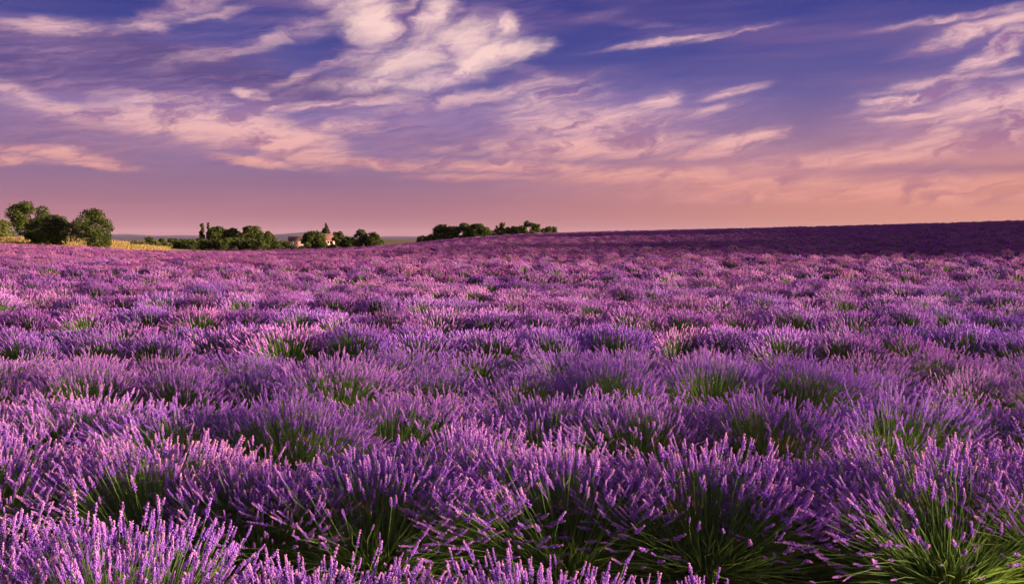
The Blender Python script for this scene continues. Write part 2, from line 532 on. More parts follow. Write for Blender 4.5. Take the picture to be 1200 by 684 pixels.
# ------------------------------------------------------------------ lavender
def frames(dirs, roll):
    """rotation matrices whose z axis is each direction"""
    d = dirs / np.linalg.norm(dirs, axis=1, keepdims=True)
    up = np.where(np.abs(d[:, 2:3]) < 0.95, np.array([[0, 0, 1.0]]), np.array([[1.0, 0, 0]]))
    x = np.cross(up, d)
    x /= np.linalg.norm(x, axis=1, keepdims=True)
    y = np.cross(d, x)
    c, s = np.cos(roll)[:, None], np.sin(roll)[:, None]
    x2, y2 = c * x + s * y, -s * x + c * y
    return np.stack([x2, y2, d], -1)


def spike_proto(seed, whorls=8, florets=6, L=0.085):
    """one lavender flower head: whorls of small buds up a stem, the lowest whorl set apart"""
    r = np.random.default_rng(seed)
    parts = []
    zs = np.linspace(0.012, L, whorls)
    zs[0] -= r.uniform(0.003, 0.010)
    for k, z in enumerate(zs):
        t = k / max(1, whorls - 1)
        rad = 0.0095 * r.choice([0.8, 1.0, 1.1]) * (1.0 - 0.55 * t ** 2) * r.uniform(0.85, 1.15)
        n = max(3, florets - (1 if t > 0.8 else 0))
        for i in range(n):
            a = 2 * math.pi * (i + 0.5 * (k % 2)) / n + r.normal(0, 0.2)
            tilt = r.uniform(0.55, 1.0) * (1 - 0.45 * t)
            dr = np.array([math.cos(a) * math.sin(tilt), math.sin(a) * math.sin(tilt), math.cos(tilt)])
            p0 = np.array([math.cos(a) * rad * 0.25, math.sin(a) * rad * 0.25, z - 0.005])
            ln = r.uniform(0.008, 0.019) * (1 - 0.25 * t)
            w = r.uniform(0.0024, 0.0052)
            if r.uniform() < 0.14:
                continue
            sd = np.array([-math.sin(a), math.cos(a), 0])
            up = np.cross(dr, sd)
            mid = p0 + dr * ln * 0.6
            Vv = np.array([p0, mid + sd * w, mid + up * w, mid - sd * w, mid - up * w, p0 + dr * ln])
            Tt = np.array([[0, 2, 1], [0, 3, 2], [0, 4, 3], [0, 1, 4], [5, 1, 2], [5, 2, 3], [5, 3, 4], [5, 4, 1]])
            parts.append((Vv * np.array([0.80, 0.80, 1.0]), Tt))
    ax = np.array([(0.0016 * math.cos(t), 0.0016 * math.sin(t), z) for z in (-0.012, L) for t in (0, 2.1, 4.2)])
    parts.append((ax, np.array([(0, 1, 3), (1, 4, 3), (1, 2, 4), (2, 5, 4), (2, 0, 5), (0, 3, 5)])))
    return join(parts)


def spindle_proto(rings, sides, L, rad, seed):
    r = np.random.default_rng(seed)
    V = [(0, 0, 0)]
    for k in range(rings):
        t = (k + 0.7) / (rings + 0.4)
        rr = rad * (1.05 - 0.55 * t) * (1.15 if k % 2 == 0 else 0.7 if rings > 3 else 1.0)
        for s in range(sides):
            a = 2 * math.pi * (s + 0.5 * (k % 2)) / sides
            V.append((math.cos(a) * rr * r.uniform(0.8, 1.2), math.sin(a) * rr * r.uniform(0.8, 1.2), t * L))
    V.append((0, 0, L))
    T = []
    for s in range(sides):
        T.append((0, 1 + (s + 1) % sides, 1 + s))
        for k in range(rings - 1):
            a, b_ = 1 + k * sides + s, 1 + k * sides + (s + 1) % sides
            T += [(a, b_, a + sides), (b_, b_ + sides, a + sides)]
        a = 1 + (rings - 1) * sides
        T.append((a + s, a + (s + 1) % sides, len(V) - 1))
    return np.array(V), np.array(T)


def ribbon(P0, P1, P2, w0, w1, segs, roll):
    """curved three-sided stems from bezier points, all at once"""
    n = len(P0)
    ts = np.linspace(0, 1, segs + 1)
    pts = [(1 - t) ** 2 * P0 + 2 * t * (1 - t) * P1 + t * t * P2 for t in ts]
    fr = frames(P2 - P0, roll)
    V = np.zeros((n, segs + 1, 3, 3))
    for k, p in enumerate(pts):
        w = w0 + (w1 - w0) * ts[k]
        for s in range(3):
            a = 2 * math.pi * s / 3
            V[:, k, s] = p + (fr[:, :, 0] * math.cos(a) + fr[:, :, 1] * math.sin(a)) * w
    T = []
    for k in range(segs):
        for s in range(3):
            a, b_ = k * 3 + s, k * 3 + (s + 1) % 3
            T += [(a, b_, a + 3), (b_, b_ + 3, a + 3)]
    T = np.array(T)
    return V.reshape(-1, 3), (T[None] + (np.arange(n) * (segs + 1) * 3)[:, None, None]).reshape(-1, 3)


def blades(P0, P2, w, roll):
    """narrow two-sided leaves, each a bent strip of four triangles"""
    n = len(P0)
    fr = frames(P2 - P0, roll)
    s = fr[:, :, 0] * w[:, None]
    mid = P0 * 0.45 + P2 * 0.55 + fr[:, :, 1] * (np.linalg.norm(P2 - P0, axis=1) * 0.08)[:, None]
    V = np.stack([P0 - s * 0.5, P0 + s * 0.5, mid - s, mid + s, P2], 1)
    T = np.array([[0, 1, 3], [0, 3, 2], [2, 3, 4]])
    return V.reshape(-1, 3), (T[None] + (np.arange(n) * 5)[:, None, None]).reshape(-1, 3)


def tips(pv):
    return np.clip(pv[:, 2] / pv[:, 2].max(), 0, 1)


class Bush:
    pass


def bush_shape(seed, n_stem, n_blade, n_leaf, a=0.50, h=0.60, segs=3, protos=None, sw=0.0016, spike=1.0, open_front=0.72, lod_w=1.0, open_az=-90):
    """a lavender plant about 1.1 m wide: leafy core, stems fanning out, flower heads on a dome"""
    r = np.random.default_rng(seed)
    B = Bush()
    # flowering stems
    N = int(n_stem * 2.6)
    phi = r.uniform(0, 2 * math.pi, N)
    rb = np.sqrt(r.uniform(0, 1, N))
    th = R(56) * rb ** 0.9 * r.normal(1.0, 0.16, N).clip(0.5, 1.35)
    stray = r.uniform(0, 1, N) < 0.06
    th = np.where(stray, R(58) + r.uniform(0, 1, N) * R(24), th)
    dphi = np.abs((phi - R(open_az) + math.pi) % (2 * math.pi) - math.pi)
    side = np.exp(-(dphi / 1.0) ** 2)                            # the open side shows its stems
    side2 = 0.75 * np.exp(-((math.pi - dphi) / 0.9) ** 2)
    keep = r.uniform(0, 1, N) > open_front * np.maximum(side, side2) * S((th - R(12)) / R(14))
    # flower heads come in sprays
    keep &= r.uniform(0, 1, N) > 0.45 * (0.5 + 0.5 * np.sin(phi * 5 + seed) * np.sin(th * 9 + seed * 2))
    phi, th, rb = phi[keep][:n_stem], th[keep][:n_stem], rb[keep][:n_stem]
    n = len(phi)
    cr_ = a * 0.36                                                # the woody crown the stems rise from
    lean = 0.06 * np.array([math.cos(seed * 1.7), math.sin(seed * 1.7)])
    lump = 1 + 0.06 * np.sin(phi * 3 + seed) + 0.05 * np.sin(phi * 5 + seed * 3)
    L = (h - 0.10) * r.normal(1.0, 0.085, n) * lump * (1 + 0.08 * np.sin(th) * (a / 0.5))
    ca, sa = np.cos(phi), np.sin(phi)
    P0 = np.stack([ca * rb * cr_, sa * rb * cr_, 0.11 - 0.05 * rb + r.normal(0, 0.015, n)], -1)
    P2 = P0 + np.stack([ca * np.sin(th) * L + lean[0], sa * np.sin(th) * L + lean[1], np.cos(th) * L], -1) + r.normal(0, 0.02, (n, 3))
    P2[:, 2] = np.maximum(P2[:, 2], 0.10)
    arch = S((th - R(35)) / R(30))[:, None]                       # outer stems arch over, inner ones bend up
    P1 = P0 * 0.45 + P2 * 0.55 + np.stack([-ca * 0.015, -sa * 0.015, np.zeros(n)], -1) + np.array([0, 0, 1.0]) * (0.075 * arch - 0.01) + r.normal(0, 0.024, (n, 3))
    B.stems = ribbon(P0, P1, P2, sw * 1.2 * lod_w, sw * 0.85 * lod_w, segs, r.uniform(0, 6, n))
    # leafy shoots without flowers
    m = n_blade
    ph = r.uniform(0, 2 * math.pi, m)
    rb = np.sqrt(r.uniform(0, 1, m))
    t2 = R(74) * rb ** 0.8 * r.normal(1.0, 0.15, m).clip(0.6, 1.2)
    L = (h - 0.10) * r.uniform(0.55, 0.98, m)
    Q0 = np.stack([np.cos(ph) * rb * cr_ * 1.1, np.sin(ph) * rb * cr_ * 1.1, r.uniform(0.02, 0.10, m)], -1)
    Q2 = Q0 + np.stack([np.cos(ph) * np.sin(t2) * L + lean[0], np.sin(ph) * np.sin(t2) * L + lean[1], np.cos(t2) * L], -1)
    B.blades = blades(Q0, Q2, r.uniform(0.0020, 0.0036, m) * lod_w, r.uniform(0, 6, m))
    # grey-green leaves of the core
    m = n_leaf
    ph = r.uniform(0, 2 * math.pi, m)
    t3 = np.arccos(1 - r.uniform(0, 1, m) * 1.0)
    L = np.cbrt(r.uniform(0.12, 1, m)) * 0.60
    K0 = np.stack([np.cos(ph) * np.sin(t3) * a * L, np.sin(ph) * np.sin(t3) * a * L, 0.02 + (h - 0.05) * np.cos(t3) * L], -1)
    dr = np.stack([np.cos(ph) * np.sin(t3), np.sin(ph) * np.sin(t3), np.cos(t3) + 0.5], -1) + r.normal(0, 0.35, (m, 3))
    dr /= np.linalg.norm(dr, axis=1, keepdims=True)
    B.leaves = blades(K0, K0 + dr * r.uniform(0.05, 0.10, m)[:, None] * (0.6 + 0.4 * lod_w), r.uniform(0.003, 0.0055, m) * lod_w, r.uniform(0, 6, m))
    # flower heads
    tipd = P2 - P1
    tipd /= np.linalg.norm(tipd, axis=1, keepdims=True)
    tipd += r.normal(0, 0.14, (n, 3)) + np.array([0, 0, 0.22])
    Fm = frames(tipd, r.uniform(0, 6, n))
    sc = r.normal(0.98, 0.22, n).clip(0.5, 1.5) * spike
    B.spikes = (P2, Fm, sc, r.integers(0, len(protos), n))
    parts = []
    for k, (pv, pt) in enumerate(protos):
        sel = np.where(B.spikes[3] == k)[0]
        if len(sel):
            W = np.einsum('nij,vj->nvi', Fm[sel] * sc[sel][:, None, None], pv) + P2[sel][:, None]
            parts.append((W.reshape(-1, 3), (pt[None] + (np.arange(len(sel)) * len(pv))[:, None, None]).reshape(-1, 3)))
    B.flowers = join(parts)
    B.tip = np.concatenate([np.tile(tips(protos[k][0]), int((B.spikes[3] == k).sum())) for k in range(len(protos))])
    return B


SP0 = [spike_proto(10 + k, whorls=7 + k % 4, florets=6, L=0.056 + 0.011 * (k % 5)) for k in range(8)]
SP0b = [spike_proto(30 + k, whorls=6 + k % 3, florets=5, L=0.056 + 0.012 * (k % 4)) for k in range(5)]
SP1 = [spindle_proto(4, 4, 0.090, 0.0108, k) for k in range(3)]
SP2 = [spindle_proto(2, 3, 0.10, 0.0155, 10 + k) for k in range(2)]
SP3 = [spindle_proto(1, 3, 0.12, 0.028, 20 + k) for k in range(2)]

NEAR = [bush_shape(100 + k, [900, 940, 860, 920, 660, 920][k], 1100, 450, a=[0.52, 0.50, 0.54, 0.50, 0.52, 0.48][k], h=0.60,
                   segs=4, protos=SP0b, spike=0.84, open_front=[0.92, 0.85, 0.95, 0.8, 0.97, 0.88][k]) for k in range(6)]
MID = [bush_shape(200 + k, [820, 840, 760, 560][k], 340, 200, a=0.51, h=0.60, segs=2, protos=SP1, sw=0.0022,
                  spike=0.86, open_front=[0.9, 0.85, 0.92, 0.97][k], lod_w=1.5) for k in range(4)]
FARB = [bush_shape(300 + k, [560, 580, 480][k], 70, 80, a=0.51, h=0.60, segs=1, protos=SP2, sw=0.0035, spike=0.92,
                   open_front=[0.85, 0.85, 0.95][k], lod_w=2.6) for k in range(3)]
FAR2 = [bush_shape(400 + k, 220, 30, 40, a=0.52, h=0.60, segs=1, protos=SP3, sw=0.007, spike=1.1, open_front=0.8, lod_w=4.5) for k in range(2)]


def bush_meshes(B, nm):
    B.m_stem = mesh_np(nm + '_stems', *B.stems, M_STEM)
    B.m_fol = mesh_np(nm + '_foliage', *join([B.blades, B.leaves]), [M_STEM, M_LEAF],
                      midx=np.concatenate([np.zeros(len(B.blades[1]), int), np.ones(len(B.leaves[1]), int)]))
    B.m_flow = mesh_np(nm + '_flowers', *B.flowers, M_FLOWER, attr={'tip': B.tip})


for k, B in enumerate(NEAR):
    bush_meshes(B, 'near_bush_%d' % k)
for k, B in enumerate(MID):
    bush_meshes(B, 'mid_bush_%d' % k)
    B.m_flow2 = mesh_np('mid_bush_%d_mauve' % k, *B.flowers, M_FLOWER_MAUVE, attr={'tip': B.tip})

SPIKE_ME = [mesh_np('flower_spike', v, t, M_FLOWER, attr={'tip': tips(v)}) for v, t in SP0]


def place_bush(x, y, B, rot, sxy, sz, label, group, z=None, mauve=False):
    e = link('lavender_bush', None)
    e.empty_display_size = 0.2
    e.location = (x, y, (gz(x, y) if z is None else z) - 0.02)
    e.rotation_euler = (0, 0, rot)
    e.scale = (sxy * 1.08, sxy * 0.58, sz)
    tag(e, label, 'lavender bush', group)
    tag(link('foliage', B.m_fol, e), kind='stuff')
    tag(link('stems', B.m_stem, e), kind='stuff')
    tag(link('flowers', B.m_flow2 if mauve else B.m_flow, e), kind='stuff')
    return e


def place_front_bush(x, y, seed, rot, sxy, sz, label, group, n_part, n_stem=430, open_front=0.8, a=0.51, depth=0.70):
    """a bush near enough for its flower heads to be told apart: those that show largest are parts of their own"""
    B = bush_shape(seed, n_stem, 1300, 600, a=a, h=0.60, segs=4, protos=SP0, spike=0.84, open_front=open_front)
    e = link('lavender_bush', None)
    e.empty_display_size = 0.2
    e.location = (x, y, gz(x, y) - 0.02)
    e.rotation_euler = (0, 0, rot)
    e.scale = (sxy, sxy * depth, sz)
    tag(e, label, 'lavender bush', group)
    B.m_fol = mesh_np('foliage', *join([B.blades, B.leaves]), [M_STEM, M_LEAF],
                      midx=np.concatenate([np.zeros(len(B.blades[1]), int), np.ones(len(B.leaves[1]), int)]))
    tag(link('foliage', B.m_fol, e), kind='stuff')
    tag(link('stems', mesh_np('stems', *B.stems, M_STEM), e), kind='stuff')
    P, Fm, sc, kk = B.spikes
    cr, sr = math.cos(rot), math.sin(rot)
    wx = x + (P[:, 0] * cr - P[:, 1] * sr) * sxy
    wy = y + (P[:, 0] * sr + P[:, 1] * cr) * sxy
    wz = P[:, 2] * sz
    u = 600 + F * wx / wy
    v = HY + F * (EYE - wz) / wy
    score = wz * 1.2 - (wy - y) * 0.9 + np.where((u > -10) & (u < 1210) & (v < 700), 0, -9)
    order = np.argsort(-score)
    first = order[:n_part]
    first = first[score[first] > -5]
    rest = np.setdiff1d(np.arange(len(P)), first)
    for i in first:
        o = link('flower_spike', SPIKE_ME[kk[i]], e)
        M = Matrix(Fm[i].tolist()).to_4x4()
        o.matrix_basis = Matrix.Translation(P[i].tolist()) @ M @ Matrix.Scale(float(sc[i]), 4)
    if len(rest):
        parts, tp = [], []
        for k, (pv, pt) in enumerate(SP0):
            sel = rest[kk[rest] == k]
            if len(sel):
                W = np.einsum('nij,vj->nvi', Fm[sel] * sc[sel][:, None, None], pv) + P[sel][:, None]
                parts.append((W.reshape(-1, 3), (pt[None] + (np.arange(len(sel)) * len(pv))[:, None, None]).reshape(-1, 3)))
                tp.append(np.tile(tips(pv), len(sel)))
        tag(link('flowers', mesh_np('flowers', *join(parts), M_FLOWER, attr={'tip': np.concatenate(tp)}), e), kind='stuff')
    return e


def X(px, d):
    return (px - 600) / F * d


G_FRONT = 'lavender bushes in the outermost row'
L_FRONT = 'lavender bush of the outermost row with tall upright pinkish spikes'
# outermost row: column, distance, height factor, width factor
front = [(-70, 3.45, 1.04, 1.0), (125, 3.42, 1.08, 1.05), (350, 3.25, 0.94, 0.95), (480, 3.12, 0.84, 0.9), (640, 3.12, 0.94, 1.0), (845, 3.02, 0.88, 1.02), (965, 2.95, 0.72, 0.85), (1165, 2.95, 0.76, 0.95)]
for k, (px, d0, hz_, wx_) in enumerate(front):
    lab = L_FRONT
    place_front_bush(X(px, d0), d0, 500 + k, random.uniform(-0.5, 0.5), wx_, hz_, lab, G_FRONT, 200, 860, 0.3, depth=0.95)
G_SECOND = 'lavender bushes of the row with green stems laid open'
L_SECOND = 'wide lavender bush just behind the outermost row with green stems parted open'
second = [(-30, 5.05, 1.12, 1.15, 0.93), (175, 4.95, 1.08, 1.22, 0.97), (300, 4.85, 0.95, 0.9, 0.9), (440, 4.8, 1.02, 1.2, 0.96), (545, 5.0, 1.12, 0.95, 0.85), (660, 4.8, 1.08, 1.15, 0.97), (830, 4.8, 1.06, 1.15, 0.96), (945, 4.85, 0.95, 0.9, 0.9), (1120, 4.65, 1.13, 1.35, 0.97), (1265, 4.8, 1.1, 1.2, 0.94)]
for k, (px, d0, hz_, wx_, of) in enumerate(second):
    lab, grp = L_SECOND, G_SECOND
    if px == 1120:
        lab, grp = 'largest sprawling lavender bush with a broad fan of bare bright green stems', None
    place_front_bush(X(px, d0), d0, 540 + k, random.uniform(-0.25, 0.25) + (0.25 if px == 1120 else 0), wx_, hz_, lab, grp, 130, 860, of, a=0.52)

# the rows behind: explicit third row, then regular planting with natural unevenness
third = [(-20, 6.45, 1.12), (95, 6.5, 1.10), (215, 6.45, 1.08), (340, 6.35, 1.18), (455, 6.4, 1.14), (525, 6.75, 1.05), (645, 6.5, 1.12), (752, 6.4, 1.12),
         (905, 6.35, 1.18), (1050, 6.35, 1.22), (1185, 6.45, 1.05), (1300, 6.4, 1.1)]
L_THIRD = 'lavender bush with sunlit pink tips two rows in from the outermost row'
G_THIRD = 'lavender bushes of the third row'
count = len(front) + len(second)
for k, (px, d0, hz_) in enumerate(third):
    place_bush(X(px, d0), d0, NEAR[k % 6], random.uniform(-0.6, 0.6), random.uniform(1.05, 1.2), hz_ * 0.92, L_THIRD, G_THIRD)
    count += 1

spots = []
yrow, k = 8.45, 3
while yrow < 190:
    xm = 0.72 * yrow + 6 if yrow < 60 else 0.66 * yrow + 12
    x = -xm + random.uniform(0, 1)
    ph = random.uniform(0, 6)
    while x < xm:
        yy = yrow + 0.012 * x + 0.10 * math.sin(x * 0.33 + ph) + random.gauss(0, 0.04)
        if random.random() > 0.015:
            spots.append((x, yy, k))
        x += random.gauss(0.90, 0.10)
    yrow += 1.30 if k % 2 else 1.95                     # planted in pairs of rows with a wider aisle between
    k += 1
SA = np.array([(s[0], s[1]) for s in spots])
ROW = np.array([s[2] for s in spots])
ok = in_field(SA[:, 0], SA[:, 1])
SA, ROW = SA[ok], ROW[ok]
SZ = ground_z(SA[:, 0], SA[:, 1])
ORD = ['fourth', 'fifth', 'sixth', 'seventh', 'eighth', 'ninth', 'tenth', 'eleventh', 'twelfth', 'thirteenth', 'fourteenth', 'fifteenth', 'sixteenth', 'seventeenth', 'eighteenth']
order = np.argsort(ROW * 1000 + SA[:, 0])
far_pts = []
for i in order:
    x, y = SA[i]
    inview = abs(x / y) < 0.60 + 0.5 / y
    if count < 300 and inview:
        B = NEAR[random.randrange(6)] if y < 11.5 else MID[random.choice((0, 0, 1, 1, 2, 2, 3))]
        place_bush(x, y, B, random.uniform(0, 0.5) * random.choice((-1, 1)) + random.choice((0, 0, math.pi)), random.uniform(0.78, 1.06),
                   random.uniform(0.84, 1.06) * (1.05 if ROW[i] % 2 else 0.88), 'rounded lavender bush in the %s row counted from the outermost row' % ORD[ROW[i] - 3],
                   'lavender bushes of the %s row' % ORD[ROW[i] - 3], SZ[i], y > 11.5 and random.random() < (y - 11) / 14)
        count += 1
    else:
        far_pts.append((x, y, SZ[i] - 0.02, 1.08 if ROW[i] % 2 else 0.80))

# the rest of the field: real plants, instanced as one mass
protos_col = bpy.data.collections.new('far_lavender_plants')
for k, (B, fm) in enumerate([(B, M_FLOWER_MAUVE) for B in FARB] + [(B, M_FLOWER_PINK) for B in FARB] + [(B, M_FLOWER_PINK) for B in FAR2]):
    V, T = join([B.flowers, B.stems, B.blades, B.leaves])
    nf = [len(B.flowers[1]), len(B.stems[1]), len(B.blades[1]), len(B.leaves[1])]
    po = bpy.data.objects.new('plant_%d' % k, mesh_np('plant_%d' % k, V, T, [fm, M_STEM, M_LEAF], midx=np.repeat([0, 1, 1, 2], nf),
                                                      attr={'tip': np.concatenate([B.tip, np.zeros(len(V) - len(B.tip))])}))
    protos_col.objects.link(po)
fp = np.array(far_pts)
far_h = fp[:, 3]
fp = fp[:, :3]
me = bpy.data.meshes.new('field_points')
me.vertices.add(len(fp))
me.vertices.foreach_set('co', fp.astype(np.float32).ravel())
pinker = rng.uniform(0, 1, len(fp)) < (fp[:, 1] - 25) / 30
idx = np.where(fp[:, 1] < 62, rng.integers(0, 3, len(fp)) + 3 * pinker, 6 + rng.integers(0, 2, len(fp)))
a = me.attributes.new('which', 'INT', 'POINT')
a.data.foreach_set('value', idx.astype(np.int32))
a = me.attributes.new('turn', 'FLOAT', 'POINT')
a.data.foreach_set('value', (rng.uniform(-0.5, 0.5, len(fp)) + math.pi * rng.integers(0, 2, len(fp))).astype(np.float32))
a = me.attributes.new('size', 'FLOAT_VECTOR', 'POINT')
sx = rng.uniform(0.76, 1.06, len(fp))
a.data.foreach_set('vector', np.stack([sx * 1.08, sx * 0.52, rng.uniform(0.82, 1.06, len(fp)) * far_h], -1).astype(np.float32).ravel())
field = tag(link('lavender_field', me), 'purple lavender massed in rows over the far field and hillside', 'lavender', kind='stuff')
ng = bpy.data.node_groups.new('plant_field', 'GeometryNodeTree')
ng.interface.new_socket('Geometry', in_out='INPUT', socket_type='NodeSocketGeometry')
ng.interface.new_socket('Geometry', in_out='OUTPUT', socket_type='NodeSocketGeometry')
nin, nout = ng.nodes.new('NodeGroupInput'), ng.nodes.new('NodeGroupOutput')
iop = ng.nodes.new('GeometryNodeInstanceOnPoints')
ci = ng.nodes.new('GeometryNodeCollectionInfo')
ci.inputs['Collection'].default_value = protos_col
ci.inputs['Separate Children'].default_value = True
ci.inputs['Reset Children'].default_value = True


def named(nm, typ):
    nd = ng.nodes.new('GeometryNodeInputNamedAttribute')
    nd.data_type = typ
    nd.inputs[0].default_value = nm
    return nd.outputs[0]


cx = ng.nodes.new('ShaderNodeCombineXYZ')
ng.links.new(named('turn', 'FLOAT'), cx.inputs[2])
ng.links.new(nin.outputs[0], iop.inputs['Points'])
ng.links.new(ci.outputs[0], iop.inputs['Instance'])
iop.inputs['Pick Instance'].default_value = True
ng.links.new(named('which', 'INT'), iop.inputs['Instance Index'])
e2r = ng.nodes.new('FunctionNodeEulerToRotation')
ng.links.new(cx.outputs[0], e2r.inputs[0])
ng.links.new(e2r.outputs[0], iop.inputs['Rotation'])
ng.links.new(named('size', 'FLOAT_VECTOR'), iop.inputs['Scale'])
ng.links.new(iop.outputs[0], nout.inputs[0])
md = field.modifiers.new('plants', 'NODES')
md.node_group = ng

# ------------------------------------------------------------------ trees
def limb_mesh(segs):
    """tapered six-sided limbs"""
    parts = []
    for p, q_, r0, r1 in segs:
        p, q_ = np.array(p, float), np.array(q_, float)
        fr = frames((q_ - p)[None], np.zeros(1))[0]
        a = np.linspace(0, 2 * math.pi, 6, endpoint=False)
        ring = np.cos(a)[:, None] * fr[:, 0] + np.sin(a)[:, None] * fr[:, 1]
        V = np.concatenate([p + ring * r0, q_ + ring * r1])
        T = []
        for s in range(6):
            b_ = (s + 1) % 6
            T += [(s, b_, s + 6), (b_, b_ + 6, s + 6)]
        parts.append((V, np.array(T)))
    return join(parts)


def leaf_cloud(r, centres, radii_, n_per, size):
    P, O = [], []
    for c, rad, n in zip(centres, radii_, n_per):
        d = r.normal(0, 1, (n, 3))
        d /= np.linalg.norm(d, axis=1, keepdims=True)
        rr = np.cbrt(r.uniform(0.18, 1.0, n)) * (1 + r.normal(0, 0.09, n))
        P.append(c + d * rr[:, None] * rad)
        O.append(d)
    P, O = np.concatenate(P), np.concatenate(O)
    n = len(P)
    nrm = O + r.normal(0, 0.65, (n, 3))
    Fm = frames(nrm, r.uniform(0, 6, n))
    s = size * r.uniform(0.6, 1.4, n)
    u, v = Fm[:, :, 0] * s[:, None], Fm[:, :, 1] * (s * 0.62)[:, None]
    V = np.stack([P - u, P - v * 0.9, P + u, P + v], 1).reshape(-1, 3)
    T = np.array([[0, 1, 2], [0, 2, 3]])
    return V, (T[None] + (np.arange(n) * 4)[:, None, None]).reshape(-1, 3)


def tree(px, ytop, hw, D, label, kind='round', seed=0, group=None, dense=1.0, name=None, leafmat=None, skirt=0.12, xoff=0):
    r = np.random.default_rng(seed * 13 + int(px * 3))
    x, y, z = at(px, D)
    H = EYE + (HY - ytop) / F * D - z
    W = hw / F * D
    nm = name or {'round': 'broadleaf_tree', 'shrub': 'shrub', 'poplar': 'poplar_tree', 'conifer': 'conifer_tree'}[kind]
    e = link(nm, None)
    e.location = (x, y, z - 0.05)
    e.empty_display_size = 0.5
    cat = 'shrub' if kind == 'shrub' else 'tree'
    tag(e, label, cat, group)
    lsz = max(0.13, 0.0011 * D)
    segs, cs, rs, ns = [], [], [], []
    m = leafmat or M_TREE
    if kind in ('round', 'shrub'):
        y0 = H * (skirt if kind == 'round' else 0.02)
        ch = (H - y0)
        nc = 20 if kind == 'round' else 9
        gap = r.uniform(0, 6.28)
        for k in range(nc):
            t = (k + 0.5) / nc
            zz = y0 + ch * (0.16 + 0.72 * t + r.uniform(-0.08, 0.08))
            prof = math.sin(math.pi * min(1, (0.16 + 0.80 * t)) ** 0.85)
            a = k * 2.4 + r.uniform(-0.7, 0.7)
            rad = W * r.uniform(0.17, 0.47) * (0.75 + 0.35 * prof)
            off = max(0.0, W * (0.55 + 0.55 * prof) - rad) * r.uniform(0.45, 1.30) * (1 - 0.25 * max(0.0, math.cos(a - gap)))
            c = np.array([math.cos(a) * off, math.sin(a) * off * 0.9, min(zz, H - rad * 0.82)])
            c[2] = max(c[2], y0 + rad * 0.75)
            cs.append(c)
            rs.append(np.array([rad, rad, rad * 0.85]))
            segs.append(((0, 0, y0 + ch * 0.25 * t + 0.1 * H), c, 0.022 * H * 0.35, 0.006 * H))
        top = np.array([r.normal(0, W * 0.15), 0, H - W * 0.32])
        cs.append(top)
        rs.append(np.array([W * 0.4, W * 0.4, W * 0.34]))
        area = sum(4 * math.pi * q_[0] ** 2 for q_ in rs)
        tot = min(8000, dense * 1.25 * area / (lsz * lsz * 0.62 * 2)) * (1 if kind == 'round' else 0.8)
        ns = [max(30, int(tot * q_[0] ** 2 / sum(p[0] ** 2 for p in rs))) for q_ in rs]
        segs.insert(0, ((0, 0, -0.1), (r.normal(0, 0.02) * H, 0, H * 0.32), 0.028 * H, 0.020 * H))
        segs.insert(1, ((0, 0, H * 0.30), (r.normal(0, 0.04) * H, 0, H * 0.72), 0.020 * H, 0.006 * H))
    elif kind == 'poplar':
        for k in range(22):
            t = k / 21
            rad = W * (0.62 - 0.36 * t) * r.uniform(0.5, 1.1)
            a = r.uniform(0, 6.28)
            c = np.array([math.cos(a) * W * 0.5 * (1 - 0.7 * t), math.sin(a) * W * 0.4, H * (0.22 + 0.75 * t)])
            cs.append(c)
            rs.append(np.array([rad, rad, rad * 1.5]))
            ns.append(60)
            segs.append(((0, 0, max(0.1, c[2] - W * 1.3)), c, 0.006 * H, 0.003 * H))
        segs.insert(0, ((0, 0, -0.1), (0, 0, H * 0.95), 0.018 * H, 0.004 * H))
    else:
        for k in range(14):
            t = k / 13
            rad_out = W * (1 - t) ** 0.8
            for j in range(7 if t < 0.8 else 3):
                a = j * 2 * math.pi / 7 + k
                c = np.array([math.cos(a) * rad_out * 0.62, math.sin(a) * rad_out * 0.62, H * (0.12 + 0.85 * t)])
                cs.append(c)
                rs.append(np.array([rad_out * 0.38 + 0.15, rad_out * 0.38 + 0.15, 0.5]))
                ns.append(22)
            segs.append(((0, 0, H * (0.12 + 0.85 * t)), (math.cos(k) * rad_out * 0.8, math.sin(k) * rad_out * 0.8, H * (0.10 + 0.85 * t)), 0.008 * H, 0.002 * H))
        segs.insert(0, ((0, 0, -0.1), (0, 0, H * 0.98), 0.02 * H, 0.003 * H))
        m = M_CONIFER
    link('stem' if kind == 'shrub' else 'trunk', mesh_np('trunk', *limb_mesh(segs), M_BARK), e)
    link('crown', mesh_np('crown', *leaf_cloud(r, cs, rs, ns, lsz), m), e)
    return e


tree(34, 236, 25, 152, 'tallest dark green tree at the end of the lavender beside the dirt track', seed=1, skirt=0.16)
tree(64, 251, 25, 144, 'round green tree leaning against the tallest dark tree by the dirt track', seed=2, skirt=0.02)
tree(46, 257, 14, 147, 'small green tree filling in between the two trees by the dirt track', seed=3, skirt=0.02)
tree(110, 244.5, 26, 141, 'broad free-standing green tree on the golden grass bank', seed=4, skirt=0.05)
tree(4, 257, 16, 172, 'pale green shrub beyond the dirt track past the tallest tree', 'shrub', seed=5, leafmat=M_TREE2)
tree(-25, 256, 18, 172, 'wide pale green shrub beyond the start of the dirt track', 'shrub', seed=6, leafmat=M_TREE2)
tree(176, 277, 7, 186, 'low dark shrub on top of the golden grass bank', 'shrub', seed=7)
for k, (px, yt, hw) in enumerate(((158, 281.5, 5), (167, 282.5, 6), (182, 281, 7), (197, 283, 7))):
    tree(px, yt, hw, 166 + 3 * k, 'low scrubby bush in the dry grass at the far end of the bank', 'shrub', seed=90 + k, group='scrub on the grass bank', leafmat=M_TREE2)
tree(190, 279, 7, 188, 'low reddish brown shrub at the end of the golden grass bank', 'shrub', seed=8)
G_H = 'shrubs of the hedge before the farmhouse'
